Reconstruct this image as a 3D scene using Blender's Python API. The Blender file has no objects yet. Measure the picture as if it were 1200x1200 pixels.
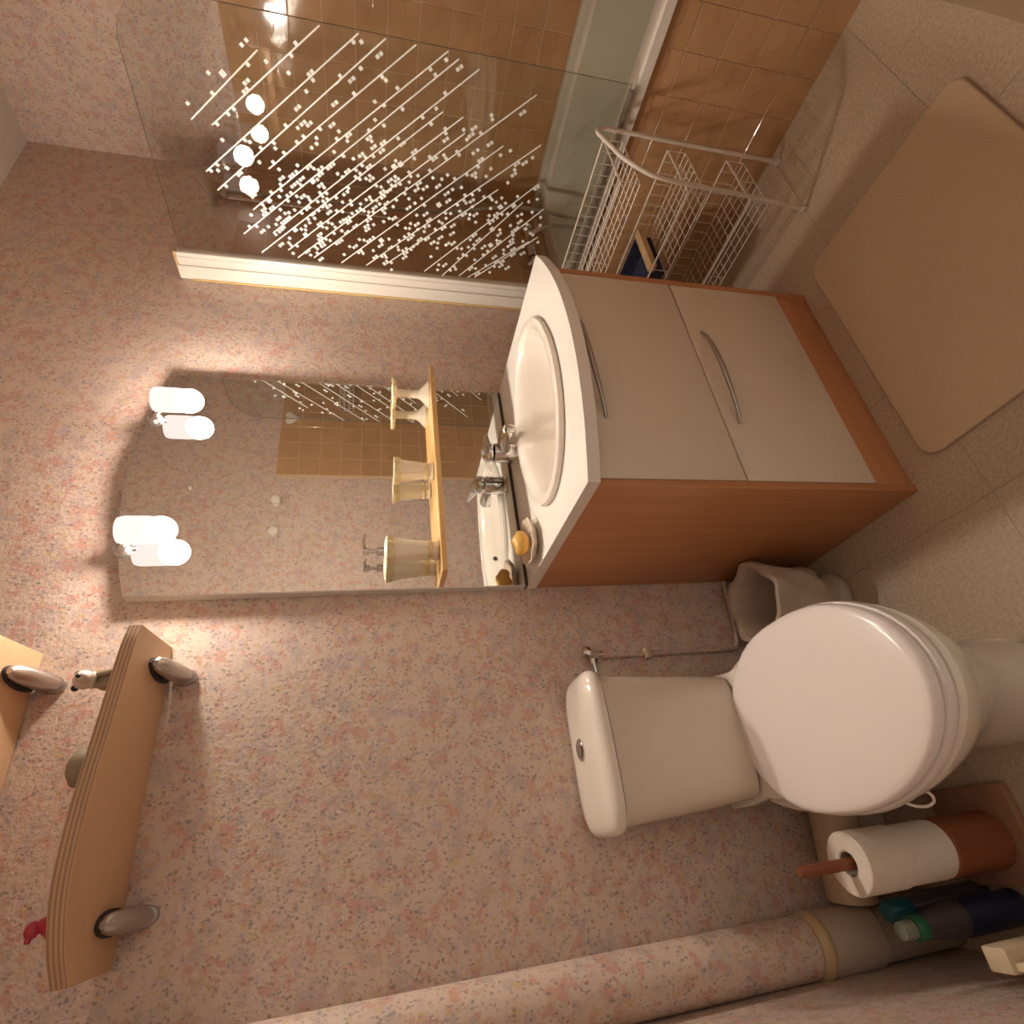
import bpy, bmesh, math, random
from mathutils import Vector, Matrix
R_ = random.Random(7)
PI = math.pi
sc = bpy.context.scene
COL = sc.collection

# ------------------------------------------------------------------ camera, world, exposure
cam_d = bpy.data.cameras.new('camera')
cam = bpy.data.objects.new('camera', cam_d)
COL.objects.link(cam)
sc.camera = cam
cam_d.sensor_width = 36.0
cam_d.sensor_fit = 'HORIZONTAL'
cam_d.lens = 36.0 * 657.8 / 1200.0
cam_d.clip_start = 0.02
YAW, PITCH, ROLL = 0.546757, 0.242071, -0.0029967
fw = Vector((math.sin(YAW) * math.cos(PITCH), math.cos(YAW) * math.cos(PITCH), -math.sin(PITCH)))
rt = Vector((math.cos(YAW), -math.sin(YAW), 0.0))
dn = fw.cross(rt)
rt, dn = math.cos(ROLL) * rt + math.sin(ROLL) * dn, -math.sin(ROLL) * rt + math.cos(ROLL) * dn
# the phone was held on its side: the picture's right is down in the room
mw = Matrix(((dn.x, rt.x, -fw.x), (dn.y, rt.y, -fw.y), (dn.z, rt.z, -fw.z))).to_4x4()
mw.translation = Vector((0.0, -1.4, 1.2665))
cam.matrix_world = mw

world = bpy.data.worlds.new('world')
sc.world = world
world.use_nodes = True
world.node_tree.nodes['Background'].inputs[0].default_value = (1.0, 0.83, 0.68, 1)
world.node_tree.nodes['Background'].inputs[1].default_value = 0.46

sc.view_settings.view_transform = 'Standard'
sc.view_settings.look = 'None'
sc.view_settings.gamma = 1.0
sc.view_settings.use_curve_mapping = False
sc.view_settings.exposure = 0.45
sc.cycles.use_denoising = True
sc.cycles.max_bounces = 12
sc.cycles.transparent_max_bounces = 16
sc.cycles.sample_clamp_indirect = 40.0

BULB_STRENGTH = 310.0
SHADE_STRENGTH = 1.5
BULB_COLOR = (1.0, 0.88, 0.76)
SHADE_COLOR = (1.0, 0.86, 0.80)

# ------------------------------------------------------------------ materials
def new_mat(name):
    m = bpy.data.materials.new(name)
    m.use_nodes = True
    nt = m.node_tree
    for n in list(nt.nodes):
        nt.nodes.remove(n)
    out = nt.nodes.new('ShaderNodeOutputMaterial')
    return m, nt, out

def N(nt, t, **kw):
    n = nt.nodes.new(t)
    for k, v in kw.items():
        setattr(n, k, v)
    return n

def simple(name, color, rough=0.5, metal=0.0, noise=0.0, nscale=20.0, bump=0.0, bscale=80.0, spec=0.5, coat=0.0, sss=0.0, trans=0.0):
    m, nt, out = new_mat(name)
    b = N(nt, 'ShaderNodeBsdfPrincipled')
    nt.links.new(b.outputs[0], out.inputs[0])
    b.inputs['Base Color'].default_value = (*color, 1)
    b.inputs['Roughness'].default_value = rough
    b.inputs['Metallic'].default_value = metal
    b.inputs['Specular IOR Level'].default_value = spec
    b.inputs['Coat Weight'].default_value = coat
    b.inputs['Coat Roughness'].default_value = 0.05
    b.inputs['Transmission Weight'].default_value = trans
    if noise or bump:
        tc = N(nt, 'ShaderNodeTexCoord')
        tex = N(nt, 'ShaderNodeTexNoise')
        tex.inputs['Scale'].default_value = nscale
        tex.inputs['Detail'].default_value = 4
        nt.links.new(tc.outputs['Object'], tex.inputs['Vector'])
        if noise:
            mx = N(nt, 'ShaderNodeMix', data_type='RGBA')
            mx.inputs[6].default_value = (*[c * (1 - noise) for c in color], 1)
            mx.inputs[7].default_value = (*[min(1, c * (1 + noise)) for c in color], 1)
            nt.links.new(tex.outputs['Fac'], mx.inputs[0])
            nt.links.new(mx.outputs[2], b.inputs['Base Color'])
        if bump:
            t2 = N(nt, 'ShaderNodeTexNoise')
            t2.inputs['Scale'].default_value = bscale
            nt.links.new(tc.outputs['Object'], t2.inputs['Vector'])
            bp = N(nt, 'ShaderNodeBump')
            bp.inputs['Strength'].default_value = bump
            bp.inputs['Distance'].default_value = 0.004
            nt.links.new(t2.outputs['Fac'], bp.inputs['Height'])
            nt.links.new(bp.outputs[0], b.inputs['Normal'])
    return m

def emit(name, color, strength):
    m, nt, out = new_mat(name)
    e = N(nt, 'ShaderNodeEmission')
    e.inputs[0].default_value = (*color, 1)
    e.inputs[1].default_value = strength
    nt.links.new(e.outputs[0], out.inputs[0])
    return m

def thin_glass(name, tint=(0.93, 0.95, 0.93), ior=1.5):
    m, nt, out = new_mat(name)
    tr = N(nt, 'ShaderNodeBsdfTransparent')
    tr.inputs[0].default_value = (*tint, 1)
    gl = N(nt, 'ShaderNodeBsdfGlossy')
    gl.inputs['Roughness'].default_value = 0.0
    lw = N(nt, 'ShaderNodeLayerWeight')
    lw.inputs['Blend'].default_value = 0.5
    pw = N(nt, 'ShaderNodeMath', operation='POWER')
    pw.inputs[1].default_value = 5.0
    nt.links.new(lw.outputs['Facing'], pw.inputs[0])
    fr = N(nt, 'ShaderNodeMath', operation='MULTIPLY_ADD')     # Schlick, the same from both sides
    fr.inputs[1].default_value = 0.96
    fr.inputs[2].default_value = 0.04
    nt.links.new(pw.outputs[0], fr.inputs[0])
    mx = N(nt, 'ShaderNodeMixShader')
    nt.links.new(fr.outputs[0], mx.inputs[0])
    nt.links.new(tr.outputs[0], mx.inputs[1])
    nt.links.new(gl.outputs[0], mx.inputs[2])
    nt.links.new(mx.outputs[0], out.inputs[0])
    return m

def wallpaper():
    m, nt, out = new_mat('floral_wallpaper')
    b = N(nt, 'ShaderNodeBsdfPrincipled')
    nt.links.new(b.outputs[0], out.inputs[0])
    geo = N(nt, 'ShaderNodeNewGeometry')
    L = nt.links.new
    def mapped(off, sx):
        mp = N(nt, 'ShaderNodeMapping')
        mp.inputs['Location'].default_value = off
        mp.inputs['Scale'].default_value = sx
        L(geo.outputs['Position'], mp.inputs['Vector'])
        return mp.outputs[0]
    def noise(off, scale, detail=3):
        n = N(nt, 'ShaderNodeTexNoise')
        n.inputs['Scale'].default_value = scale
        n.inputs['Detail'].default_value = detail
        n.inputs['Roughness'].default_value = 0.6
        L(mapped(off, (1, 1, 1)), n.inputs['Vector'])
        return n.outputs['Fac']
    def ramp(x, a, c, va=0.0, vc=1.0):
        r = N(nt, 'ShaderNodeMapRange', interpolation_type='SMOOTHSTEP')
        for i, v in enumerate((a, c, va, vc)):
            r.inputs[i + 1].default_value = v
        L(x, r.inputs[0])
        return r.outputs[0]
    def mix(fac, colA, colB):
        x = N(nt, 'ShaderNodeMix', data_type='RGBA')
        L(fac, x.inputs[0])
        L(colA, x.inputs[6])
        x.inputs[7].default_value = (*colB, 1)
        return x.outputs[2]
    base = N(nt, 'ShaderNodeRGB')
    base.outputs[0].default_value = (0.65, 0.52, 0.435, 1)
    c = base.outputs[0]
    c = mix(ramp(noise((3.1, 1.7, 0.4), 24), 0.50, 0.63, 0, 0.75), c, (0.51, 0.415, 0.395))   # greyish lilac sprays
    c = mix(ramp(noise((9.1, 4.2, 7.7), 38), 0.53, 0.64, 0, 0.92), c, (0.61, 0.355, 0.29))   # pink blossoms
    c = mix(ramp(noise((1.4, 8.8, 2.9), 46), 0.57, 0.66, 0, 0.65), c, (0.60, 0.42, 0.21))    # ochre blossoms
    # small dark leaves
    v = N(nt, 'ShaderNodeTexVoronoi')
    v.inputs['Scale'].default_value = 130
    v.inputs['Randomness'].default_value = 1.0
    wn = N(nt, 'ShaderNodeTexNoise')
    wn.inputs['Scale'].default_value = 140
    L(geo.outputs['Position'], wn.inputs['Vector'])
    wa = N(nt, 'ShaderNodeVectorMath', operation='MULTIPLY_ADD')      # bends the dots into little leaves
    wa.inputs[1].default_value = (0.011, 0.011, 0.011)
    L(wn.outputs['Color'], wa.inputs[0]); L(mapped((0, 0, 0), (1, 1, 0.72)), wa.inputs[2])
    L(wa.outputs[0], v.inputs['Vector'])
    leaf = ramp(v.outputs['Distance'], 0.24, 0.42, 1, 0)
    gate = ramp(noise((5.5, 0.3, 1.1), 52), 0.40, 0.55, 0, 0.82)
    mul = N(nt, 'ShaderNodeMath', operation='MULTIPLY')
    L(leaf, mul.inputs[0]); L(gate, mul.inputs[1])
    c = mix(mul.outputs[0], c, (0.29, 0.24, 0.23))
    L(c, b.inputs['Base Color'])
    b.inputs['Roughness'].default_value = 0.36
    b.inputs['Specular IOR Level'].default_value = 0.4
    bn = N(nt, 'ShaderNodeBump')
    bn.inputs['Strength'].default_value = 0.55
    bn.inputs['Distance'].default_value = 0.003
    L(noise((2, 2, 2), 95, 3), bn.inputs['Height'])
    L(bn.outputs[0], b.inputs['Normal'])
    return m

def tile_mat():
    m, nt, out = new_mat('brown_ceramic')
    L = nt.links.new
    b = N(nt, 'ShaderNodeBsdfPrincipled')
    L(b.outputs[0], out.inputs[0])
    tc = N(nt, 'ShaderNodeTexCoord')
    oi = N(nt, 'ShaderNodeObjectInfo')
    add = N(nt, 'ShaderNodeVectorMath', operation='MULTIPLY_ADD')
    comb = N(nt, 'ShaderNodeCombineXYZ')
    for i in range(3):
        L(oi.outputs['Random'], comb.inputs[i])
    add.inputs[1].default_value = (13, 7, 5)
    L(comb.outputs[0], add.inputs[0]); L(tc.outputs['Object'], add.inputs[2])
    nz = N(nt, 'ShaderNodeTexNoise')
    nz.inputs['Scale'].default_value = 9
    nz.inputs['Detail'].default_value = 4
    L(add.outputs[0], nz.inputs['Vector'])
    cr = N(nt, 'ShaderNodeValToRGB')
    cr.color_ramp.elements[0].position = 0.3
    cr.color_ramp.elements[0].color = (0.46, 0.270, 0.130, 1)
    cr.color_ramp.elements[1].position = 0.75
    cr.color_ramp.elements[1].color = (0.56, 0.345, 0.175, 1)
    L(nz.outputs['Fac'], cr.inputs[0])
    # a pressed curl in every tile: a thin arc
    ln = N(nt, 'ShaderNodeVectorMath', operation='DISTANCE')
    ln.inputs[1].default_value = (0.022, 0.035, 0.003)
    L(tc.outputs['Object'], ln.inputs[0])
    sb = N(nt, 'ShaderNodeMath', operation='SUBTRACT')
    L(ln.outputs['Value'], sb.inputs[0]); sb.inputs[1].default_value = 0.040
    ab = N(nt, 'ShaderNodeMath', operation='ABSOLUTE')
    L(sb.outputs[0], ab.inputs[0])
    mr = N(nt, 'ShaderNodeMapRange', interpolation_type='SMOOTHSTEP')
    mr.inputs[1].default_value = 0.0; mr.inputs[2].default_value = 0.0022
    mr.inputs[3].default_value = 1.0; mr.inputs[4].default_value = 0.0
    L(ab.outputs[0], mr.inputs[0])
    sx = N(nt, 'ShaderNodeSeparateXYZ'); L(tc.outputs['Object'], sx.inputs[0])
    lt = N(nt, 'ShaderNodeMath', operation='LESS_THAN'); L(sx.outputs[1], lt.inputs[0]); lt.inputs[1].default_value = 0.02
    ml = N(nt, 'ShaderNodeMath', operation='MULTIPLY'); L(mr.outputs[0], ml.inputs[0]); L(lt.outputs[0], ml.inputs[1])
    mx = N(nt, 'ShaderNodeMix', data_type='RGBA')
    sc3 = N(nt, 'ShaderNodeMath', operation='MULTIPLY'); L(ml.outputs[0], sc3.inputs[0]); sc3.inputs[1].default_value = 0.35
    L(sc3.outputs[0], mx.inputs[0]); L(cr.outputs[0], mx.inputs[6]); mx.inputs[7].default_value = (0.17, 0.085, 0.04, 1)
    L(mx.outputs[2], b.inputs['Base Color'])
    b.inputs['Roughness'].default_value = 0.08
    bp = N(nt, 'ShaderNodeBump'); bp.inputs['Strength'].default_value = 0.18; bp.inputs['Distance'].default_value = 0.002
    n2 = N(nt, 'ShaderNodeTexNoise'); n2.inputs['Scale'].default_value = 22
    L(add.outputs[0], n2.inputs['Vector'])
    s2 = N(nt, 'ShaderNodeMath', operation='SUBTRACT'); L(n2.outputs['Fac'], s2.inputs[0]); L(ml.outputs[0], s2.inputs[1])
    L(s2.outputs[0], bp.inputs['Height'])
    L(bp.outputs[0], b.inputs['Normal'])
    return m

def speckle(name, c0, c1, scale, rough=0.5, bump=0.0, big=0.0):
    m, nt, out = new_mat(name)
    L = nt.links.new
    b = N(nt, 'ShaderNodeBsdfPrincipled'); L(b.outputs[0], out.inputs[0])
    geo = N(nt, 'ShaderNodeNewGeometry')
    n = N(nt, 'ShaderNodeTexNoise'); n.inputs['Scale'].default_value = scale; n.inputs['Detail'].default_value = 5
    n.inputs['Roughness'].default_value = 0.7
    L(geo.outputs['Position'], n.inputs['Vector'])
    cr = N(nt, 'ShaderNodeValToRGB')
    cr.color_ramp.elements[0].position = 0.32; cr.color_ramp.elements[0].color = (*c0, 1)
    cr.color_ramp.elements[1].position = 0.66; cr.color_ramp.elements[1].color = (*c1, 1)
    L(n.outputs['Fac'], cr.inputs[0])
    L(cr.outputs[0], b.inputs['Base Color'])
    b.inputs['Roughness'].default_value = rough
    if bump:
        bp = N(nt, 'ShaderNodeBump'); bp.inputs['Strength'].default_value = bump; bp.inputs['Distance'].default_value = 0.004
        L(n.outputs['Fac'], bp.inputs['Height']); L(bp.outputs[0], b.inputs['Normal'])
    return m

def wood(name, c0, c1, axis='x', rough=0.4, scale=1.0, contrast=1.0):
    m, nt, out = new_mat(name)
    L = nt.links.new
    b = N(nt, 'ShaderNodeBsdfPrincipled'); L(b.outputs[0], out.inputs[0])
    geo = N(nt, 'ShaderNodeNewGeometry')
    mp = N(nt, 'ShaderNodeMapping')
    s = {'x': (2.5, 60, 60), 'y': (60, 2.5, 60), 'z': (60, 60, 2.5)}[axis]
    mp.inputs['Scale'].default_value = tuple(v * scale for v in s)
    L(geo.outputs['Position'], mp.inputs['Vector'])
    n = N(nt, 'ShaderNodeTexNoise'); n.inputs['Scale'].default_value = 1.0; n.inputs['Detail'].default_value = 4
    L(mp.outputs[0], n.inputs['Vector'])
    cr = N(nt, 'ShaderNodeValToRGB')
    cr.color_ramp.elements[0].position = 0.5 - 0.22 / contrast; cr.color_ramp.elements[0].color = (*c0, 1)
    cr.color_ramp.elements[1].position = 0.5 + 0.22 / contrast; cr.color_ramp.elements[1].color = (*c1, 1)
    L(n.outputs['Fac'], cr.inputs[0]); L(cr.outputs[0], b.inputs['Base Color'])
    b.inputs['Roughness'].default_value = rough
    return m

def plywood(name):
    # pale beech face; thin dark and light plies show on the edges (they follow the height in the sheet)
    m, nt, out = new_mat(name)
    L = nt.links.new
    b = N(nt, 'ShaderNodeBsdfPrincipled'); L(b.outputs[0], out.inputs[0])
    tc = N(nt, 'ShaderNodeTexCoord'); sp = N(nt, 'ShaderNodeSeparateXYZ'); L(tc.outputs['Object'], sp.inputs[0])
    geo = N(nt, 'ShaderNodeNewGeometry'); sn = N(nt, 'ShaderNodeSeparateXYZ'); L(geo.outputs['True Normal'], sn.inputs[0])
    an = N(nt, 'ShaderNodeMath', operation='ABSOLUTE'); L(sn.outputs[2], an.inputs[0])
    edge = N(nt, 'ShaderNodeMath', operation='LESS_THAN'); L(an.outputs[0], edge.inputs[0]); edge.inputs[1].default_value = 0.5
    wv = N(nt, 'ShaderNodeMath', operation='MULTIPLY'); L(sp.outputs[2], wv.inputs[0]); wv.inputs[1].default_value = 2 * PI / 0.0068
    si = N(nt, 'ShaderNodeMath', operation='SINE'); L(wv.outputs[0], si.inputs[0])
    mr = N(nt, 'ShaderNodeMapRange', interpolation_type='SMOOTHSTEP'); mr.inputs[1].default_value = -0.2; mr.inputs[2].default_value = 0.5
    L(si.outputs[0], mr.inputs[0])
    edg = N(nt, 'ShaderNodeMix', data_type='RGBA'); edg.inputs[6].default_value = (0.54, 0.36, 0.22, 1); edg.inputs[7].default_value = (0.34, 0.20, 0.12, 1)
    L(mr.outputs[0], edg.inputs[0])
    mp = N(nt, 'ShaderNodeMapping'); mp.inputs['Scale'].default_value = (3, 70, 70); L(tc.outputs['Object'], mp.inputs['Vector'])
    n = N(nt, 'ShaderNodeTexNoise'); n.inputs['Scale'].default_value = 1; L(mp.outputs[0], n.inputs['Vector'])
    fc = N(nt, 'ShaderNodeMix', data_type='RGBA'); fc.inputs[6].default_value = (0.56, 0.345, 0.19, 1); fc.inputs[7].default_value = (0.64, 0.41, 0.235, 1)
    L(n.outputs['Fac'], fc.inputs[0])
    mx = N(nt, 'ShaderNodeMix', data_type='RGBA'); L(edge.outputs[0], mx.inputs[0]); L(fc.outputs[2], mx.inputs[6]); L(edg.outputs[2], mx.inputs[7])
    L(mx.outputs[2], b.inputs['Base Color'])
    b.inputs['Roughness'].default_value = 0.5
    return m

M = {}
M['paper'] = wallpaper()
M['tile'] = tile_mat()
M['grout'] = simple('tan_grout', (0.68, 0.48, 0.30), 0.7, noise=0.1)
M['ceiling'] = simple('ceiling_paint', (0.62, 0.55, 0.47), 0.8, noise=0.04, bump=0.1)
M['vinyl'] = speckle('speckled_vinyl', (0.40, 0.31, 0.22), (0.62, 0.50, 0.37), 120, 0.45)
M['subfloor'] = simple('floor_joint', (0.40, 0.31, 0.22), 0.8, noise=0.1)
M['rug'] = speckle('bath_mat_pile', (0.62, 0.47, 0.31), (0.74, 0.59, 0.41), 260, 0.95, 0.6)
M['counter'] = simple('white_worktop', (0.80, 0.76, 0.70), 0.35, noise=0.02, nscale=8)
M['porcelain'] = simple('white_porcelain', (0.80, 0.74, 0.66), 0.12, noise=0.015, nscale=5, coat=0.3)
M['tankpor'] = simple('ivory_porcelain', (0.70, 0.62, 0.52), 0.15, noise=0.02, nscale=5, coat=0.3)
M['seat'] = simple('white_plastic_seat', (0.86, 0.80, 0.77), 0.22, noise=0.01, nscale=5)
M['drawer'] = simple('cream_melamine', (0.74, 0.645, 0.54), 0.4, noise=0.03, nscale=90)
M['cherry'] = wood('cherry_veneer_upright', (0.47, 0.205, 0.085), (0.58, 0.270, 0.120), 'z', 0.38)
M['cherry_x'] = wood('cherry_veneer_flat', (0.47, 0.205, 0.085), (0.58, 0.270, 0.120), 'x', 0.38)
M['ply'] = plywood('beech_plywood')
M['pine'] = wood('varnished_pine', (0.62, 0.37, 0.14), (0.74, 0.48, 0.21), 'x', 0.3)
M['chrome'] = simple('polished_chrome', (0.70, 0.68, 0.66), 0.08, 1.0, noise=0.01)
M['satin'] = simple('satin_steel', (0.50, 0.47, 0.45), 0.32, 1.0, noise=0.04, nscale=40)
M['rubber'] = simple('dark_rubber', (0.03, 0.025, 0.03), 0.6, noise=0.1)
M['mirror'] = simple('silvered_mirror', (0.86, 0.88, 0.86), 0.0, 1.0)
M['mirror_edge'] = simple('mirror_edge', (0.70, 0.68, 0.64), 0.25, 0.2, noise=0.03)
M['black_line'] = simple('dark_seam', (0.05, 0.035, 0.025), 0.6, noise=0.1)
M['alu'] = simple('white_lacquered_aluminium', (0.80, 0.76, 0.68), 0.28, noise=0.02, nscale=15)
M['silicone'] = simple('yellowed_silicone', (0.72, 0.52, 0.20), 0.5, noise=0.1)
M['glass'] = thin_glass('shower_glass', (0.94, 0.95, 0.94))
M['glass_edge'] = simple('green_glass_edge', (0.22, 0.20, 0.15), 0.2, noise=0.05)
M['print'] = simple('white_glass_print', (0.78, 0.80, 0.76), 0.5, noise=0.03)
M['tub'] = simple('tub_enamel', (0.62, 0.60, 0.49), 0.14, noise=0.02, nscale=6, coat=0.3)
M['tubrim'] = simple('tub_rim_enamel', (0.74, 0.71, 0.64), 0.14, noise=0.02, nscale=6, coat=0.3)
M['wire'] = simple('white_coated_wire', (0.72, 0.66, 0.57), 0.35, noise=0.03)
M['navy'] = simple('navy_cloth', (0.018, 0.020, 0.05), 0.8, noise=0.3, nscale=40, bump=0.3)
M['beige_trim'] = simple('beige_trim', (0.55, 0.38, 0.19), 0.6, noise=0.08)
M['ceramic'] = simple('cream_ceramic', (0.82, 0.74, 0.60), 0.2, noise=0.05, nscale=30, coat=0.4)
M['gilt'] = simple('gilded_relief', (0.72, 0.60, 0.36), 0.3, 0.25, noise=0.4, nscale=160, bump=0.6, bscale=200)
M['soap'] = simple('amber_soap', (0.72, 0.42, 0.10), 0.35, noise=0.1, nscale=30)
M['shell'] = simple('shell_dish', (0.72, 0.60, 0.47), 0.25, noise=0.1, nscale=25)
M['binpl'] = simple('bin_plastic', (0.46, 0.36, 0.27), 0.4, noise=0.04)
M['bag'] = simple('bin_liner', (0.54, 0.44, 0.35), 0.45, noise=0.06, bump=0.5, bscale=40)
M['paperroll'] = simple('toilet_tissue', (0.80, 0.72, 0.63), 0.9, noise=0.04, nscale=60, bump=0.3, bscale=160)
M['card'] = simple('card_core', (0.42, 0.34, 0.26), 0.9, noise=0.08)
M['mahogany'] = wood('mahogany', (0.20, 0.062, 0.026), (0.29, 0.092, 0.036), 'z', 0.42)
M['mahogany_x'] = wood('mahogany_board', (0.29, 0.15, 0.085), (0.38, 0.205, 0.12), 'x', 0.5)
M['pvc'] = simple('grey_pvc', (0.50, 0.40, 0.31), 0.4, noise=0.04)
M['pvc2'] = simple('beige_pvc', (0.55, 0.42, 0.28), 0.35, noise=0.04)
M['collar'] = simple('ochre_collar', (0.58, 0.43, 0.25), 0.45, noise=0.08)
M['cream_pl'] = simple('cream_plastic', (0.68, 0.56, 0.38), 0.35, noise=0.03)
M['door_paint'] = simple('cream_door_paint', (0.60, 0.50, 0.34), 0.4, noise=0.03)
M['teal'] = simple('teal_plastic', (0.012, 0.10, 0.13), 0.35, noise=0.08)
M['green'] = simple('green_plastic', (0.02, 0.13, 0.065), 0.35, noise=0.06)  # this and the next two are darkened: corner shade put into the colour
M['paleknob'] = simple('pale_green_plastic', (0.23, 0.25, 0.19), 0.4, noise=0.05)
M['bottle'] = simple('smoky_bottle', (0.06, 0.05, 0.06), 0.25, noise=0.1, coat=0.2)
M['label'] = simple('navy_label', (0.012, 0.015, 0.045), 0.35, noise=0.15)
M['red'] = simple('red_glaze', (0.42, 0.03, 0.06), 0.35, noise=0.1)
M['bone'] = simple('off_white_glaze', (0.62, 0.52, 0.45), 0.3, noise=0.06)
M['stone'] = simple('olive_stone', (0.30, 0.24, 0.16), 0.6, noise=0.15, nscale=40)
M['blackpl'] = simple('black_glaze', (0.02, 0.018, 0.018), 0.3, noise=0.1)
M['bulb'] = emit('lit_bulb', BULB_COLOR, BULB_STRENGTH)
def frosted():
    m, nt, out = new_mat('lit_frosted_glass')
    e = N(nt, 'ShaderNodeEmission'); e.inputs[0].default_value = (*SHADE_COLOR, 1); e.inputs[1].default_value = SHADE_STRENGTH
    t = N(nt, 'ShaderNodeBsdfTransparent'); t.inputs[0].default_value = (0.50, 0.46, 0.45, 1)
    a = N(nt, 'ShaderNodeMixShader'); a.inputs[0].default_value = 0.55
    nt.links.new(e.outputs[0], a.inputs[1]); nt.links.new(t.outputs[0], a.inputs[2])
    nt.links.new(a.outputs[0], out.inputs[0])
    return m
M['shade'] = frosted()
M['hose'] = simple('grey_hose', (0.30, 0.27, 0.22), 0.35, 0.4, noise=0.1)
M['dark_hall'] = simple('hall_paint', (0.16, 0.11, 0.07), 0.8, noise=0.1)

# ------------------------------------------------------------------ mesh helpers
class B:
    """collects shapes in world coordinates, then links them as one mesh object"""
    def __init__(s):
        s.bm = bmesh.new()
    def box(s, x0, y0, z0, x1, y1, z1, bev=0.0, seg=2, mat=None):
        b2 = bmesh.new()
        vs = [b2.verts.new(p) for p in ((x0, y0, z0), (x1, y0, z0), (x1, y1, z0), (x0, y1, z0), (x0, y0, z1), (x1, y0, z1), (x1, y1, z1), (x0, y1, z1))]
        for f in ((0, 3, 2, 1), (4, 5, 6, 7), (0, 1, 5, 4), (1, 2, 6, 5), (2, 3, 7, 6), (3, 0, 4, 7)):
            b2.faces.new([vs[i] for i in f])
        if bev:
            bmesh.ops.bevel(b2, geom=list(b2.edges), offset=bev, segments=seg, affect='EDGES', profile=0.5)
        if mat is not None:
            b2.transform(mat)
        s.merge(b2)
        return s
    def merge(s, b2):
        m = bpy.data.meshes.new('tmp')
        b2.to_mesh(m); b2.free()
        s.bm.from_mesh(m)
        bpy.data.meshes.remove(m)
    def loft(s, rings, cap0=True, cap1=True, closed=False):
        rs = [[s.bm.verts.new(p) for p in r] for r in rings]
        n = len(rs[0])
        pairs = list(zip(rs, rs[1:])) + ([(rs[-1], rs[0])] if closed else [])
        for a, b in pairs:
            for i in range(n):
                j = (i + 1) % n
                s.bm.faces.new((a[i], a[j], b[j], b[i]))
        if not closed:
            if cap0: s.bm.faces.new(rs[0][::-1])
            if cap1: s.bm.faces.new(rs[-1])
        return s
    def lathe(s, prof, c, seg=24, axis=(0, 0, 1), cap=True, wob=None):
        """prof: (radius, height) along axis from c"""
        q = Vector((0, 0, 1)).rotation_difference(Vector(axis))
        c = Vector(c); rings = []
        for r, h in prof:
            ring = []
            for i in range(seg):
                a = 2 * PI * i / seg
                rr = max(r, 1e-5) * (wob(a, h) if wob else 1.0)
                ring.append(c + q @ Vector((rr * math.cos(a), rr * math.sin(a), h)))
            rings.append(ring)
        return s.loft(rings, cap, cap)
    def tube(s, pts, r, seg=8, cap=True):
        pts = [Vector(p) for p in pts]
        rad = r if isinstance(r, (list, tuple)) else [r] * len(pts)
        t0 = (pts[1] - pts[0]).normalized()
        up = Vector((0, 0, 1)) if abs(t0.z) < 0.9 else Vector((1, 0, 0))
        u = t0.cross(up).normalized(); rings = []
        tp = t0
        for i, p in enumerate(pts):
            if i == 0: t = t0
            elif i == len(pts) - 1: t = (pts[i] - pts[i - 1]).normalized()
            else: t = ((pts[i + 1] - pts[i]).normalized() + (pts[i] - pts[i - 1]).normalized()).normalized()
            u = tp.rotation_difference(t) @ u
            tp = t
            v = t.cross(u).normalized()
            rings.append([p + rad[i] * (math.cos(2 * PI * k / seg) * u + math.sin(2 * PI * k / seg) * v) for k in range(seg)])
        return s.loft(rings, cap, cap)
    def prism(s, poly, z0, z1, bev=0.0, seg=2):
        b2 = bmesh.new()
        a = [b2.verts.new((x, y, z0)) for x, y in poly]
        b = [b2.verts.new((x, y, z1)) for x, y in poly]
        b2.faces.new(a[::-1]); b2.faces.new(b)
        n = len(poly); side = []
        for i in range(n):
            j = (i + 1) % n
            b2.faces.new((a[i], a[j], b[j], b[i]))
        bmesh.ops.recalc_face_normals(b2, faces=list(b2.faces))
        if bev:
            es = [e for e in b2.edges if abs(e.verts[0].co.z - e.verts[1].co.z) < 1e-7]
            bmesh.ops.bevel(b2, geom=es, offset=bev, segments=seg, affect='EDGES', profile=0.5)
        s.merge(b2)
        return s
    def ball(s, c, r, seg=16, sy=1, sz=1, sx=1):
        b2 = bmesh.new()
        bmesh.ops.create_uvsphere(b2, u_segments=seg, v_segments=max(6, seg // 2), radius=1.0)
        b2.transform(Matrix.Translation(c) @ Matrix.Diagonal((r * sx, r * sy, r * sz, 1)))
        s.merge(b2)
        return s
    def out(s, name, mat, parent=None, origin=None, smooth=True, angle=40):
        bm = s.bm
        bmesh.ops.recalc_face_normals(bm, faces=list(bm.faces))
        if origin is None:
            if parent is not None:
                origin = parent['_o'] if '_o' in parent else (0, 0, 0)
                o = Vector(origin)
            else:
                xs = [v.co for v in bm.verts]
                lo = [min(v[i] for v in xs) for i in range(3)]; hi = [max(v[i] for v in xs) for i in range(3)]
                o = Vector(((lo[0] + hi[0]) / 2, (lo[1] + hi[1]) / 2, lo[2]))
        else:
            o = Vector(origin)
        po = Vector(parent['_o']) if parent is not None else Vector((0, 0, 0))
        bm.transform(Matrix.Translation(-o))
        me = bpy.data.meshes.new(name)
        bm.to_mesh(me); bm.free()
        if smooth:
            for p in me.polygons: p.use_smooth = True
            try:
                me.set_sharp_from_angle(angle=math.radians(angle))
            except Exception:
                pass
        me.materials.append(M[mat])
        ob = bpy.data.objects.new(name, me)
        COL.objects.link(ob)
        ob['_o'] = tuple(o)
        if parent is not None:
            ob.parent = parent
            ob.location = o - po
        else:
            ob.location = o
        ALL.append(ob)
        return ob
ALL = []

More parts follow.
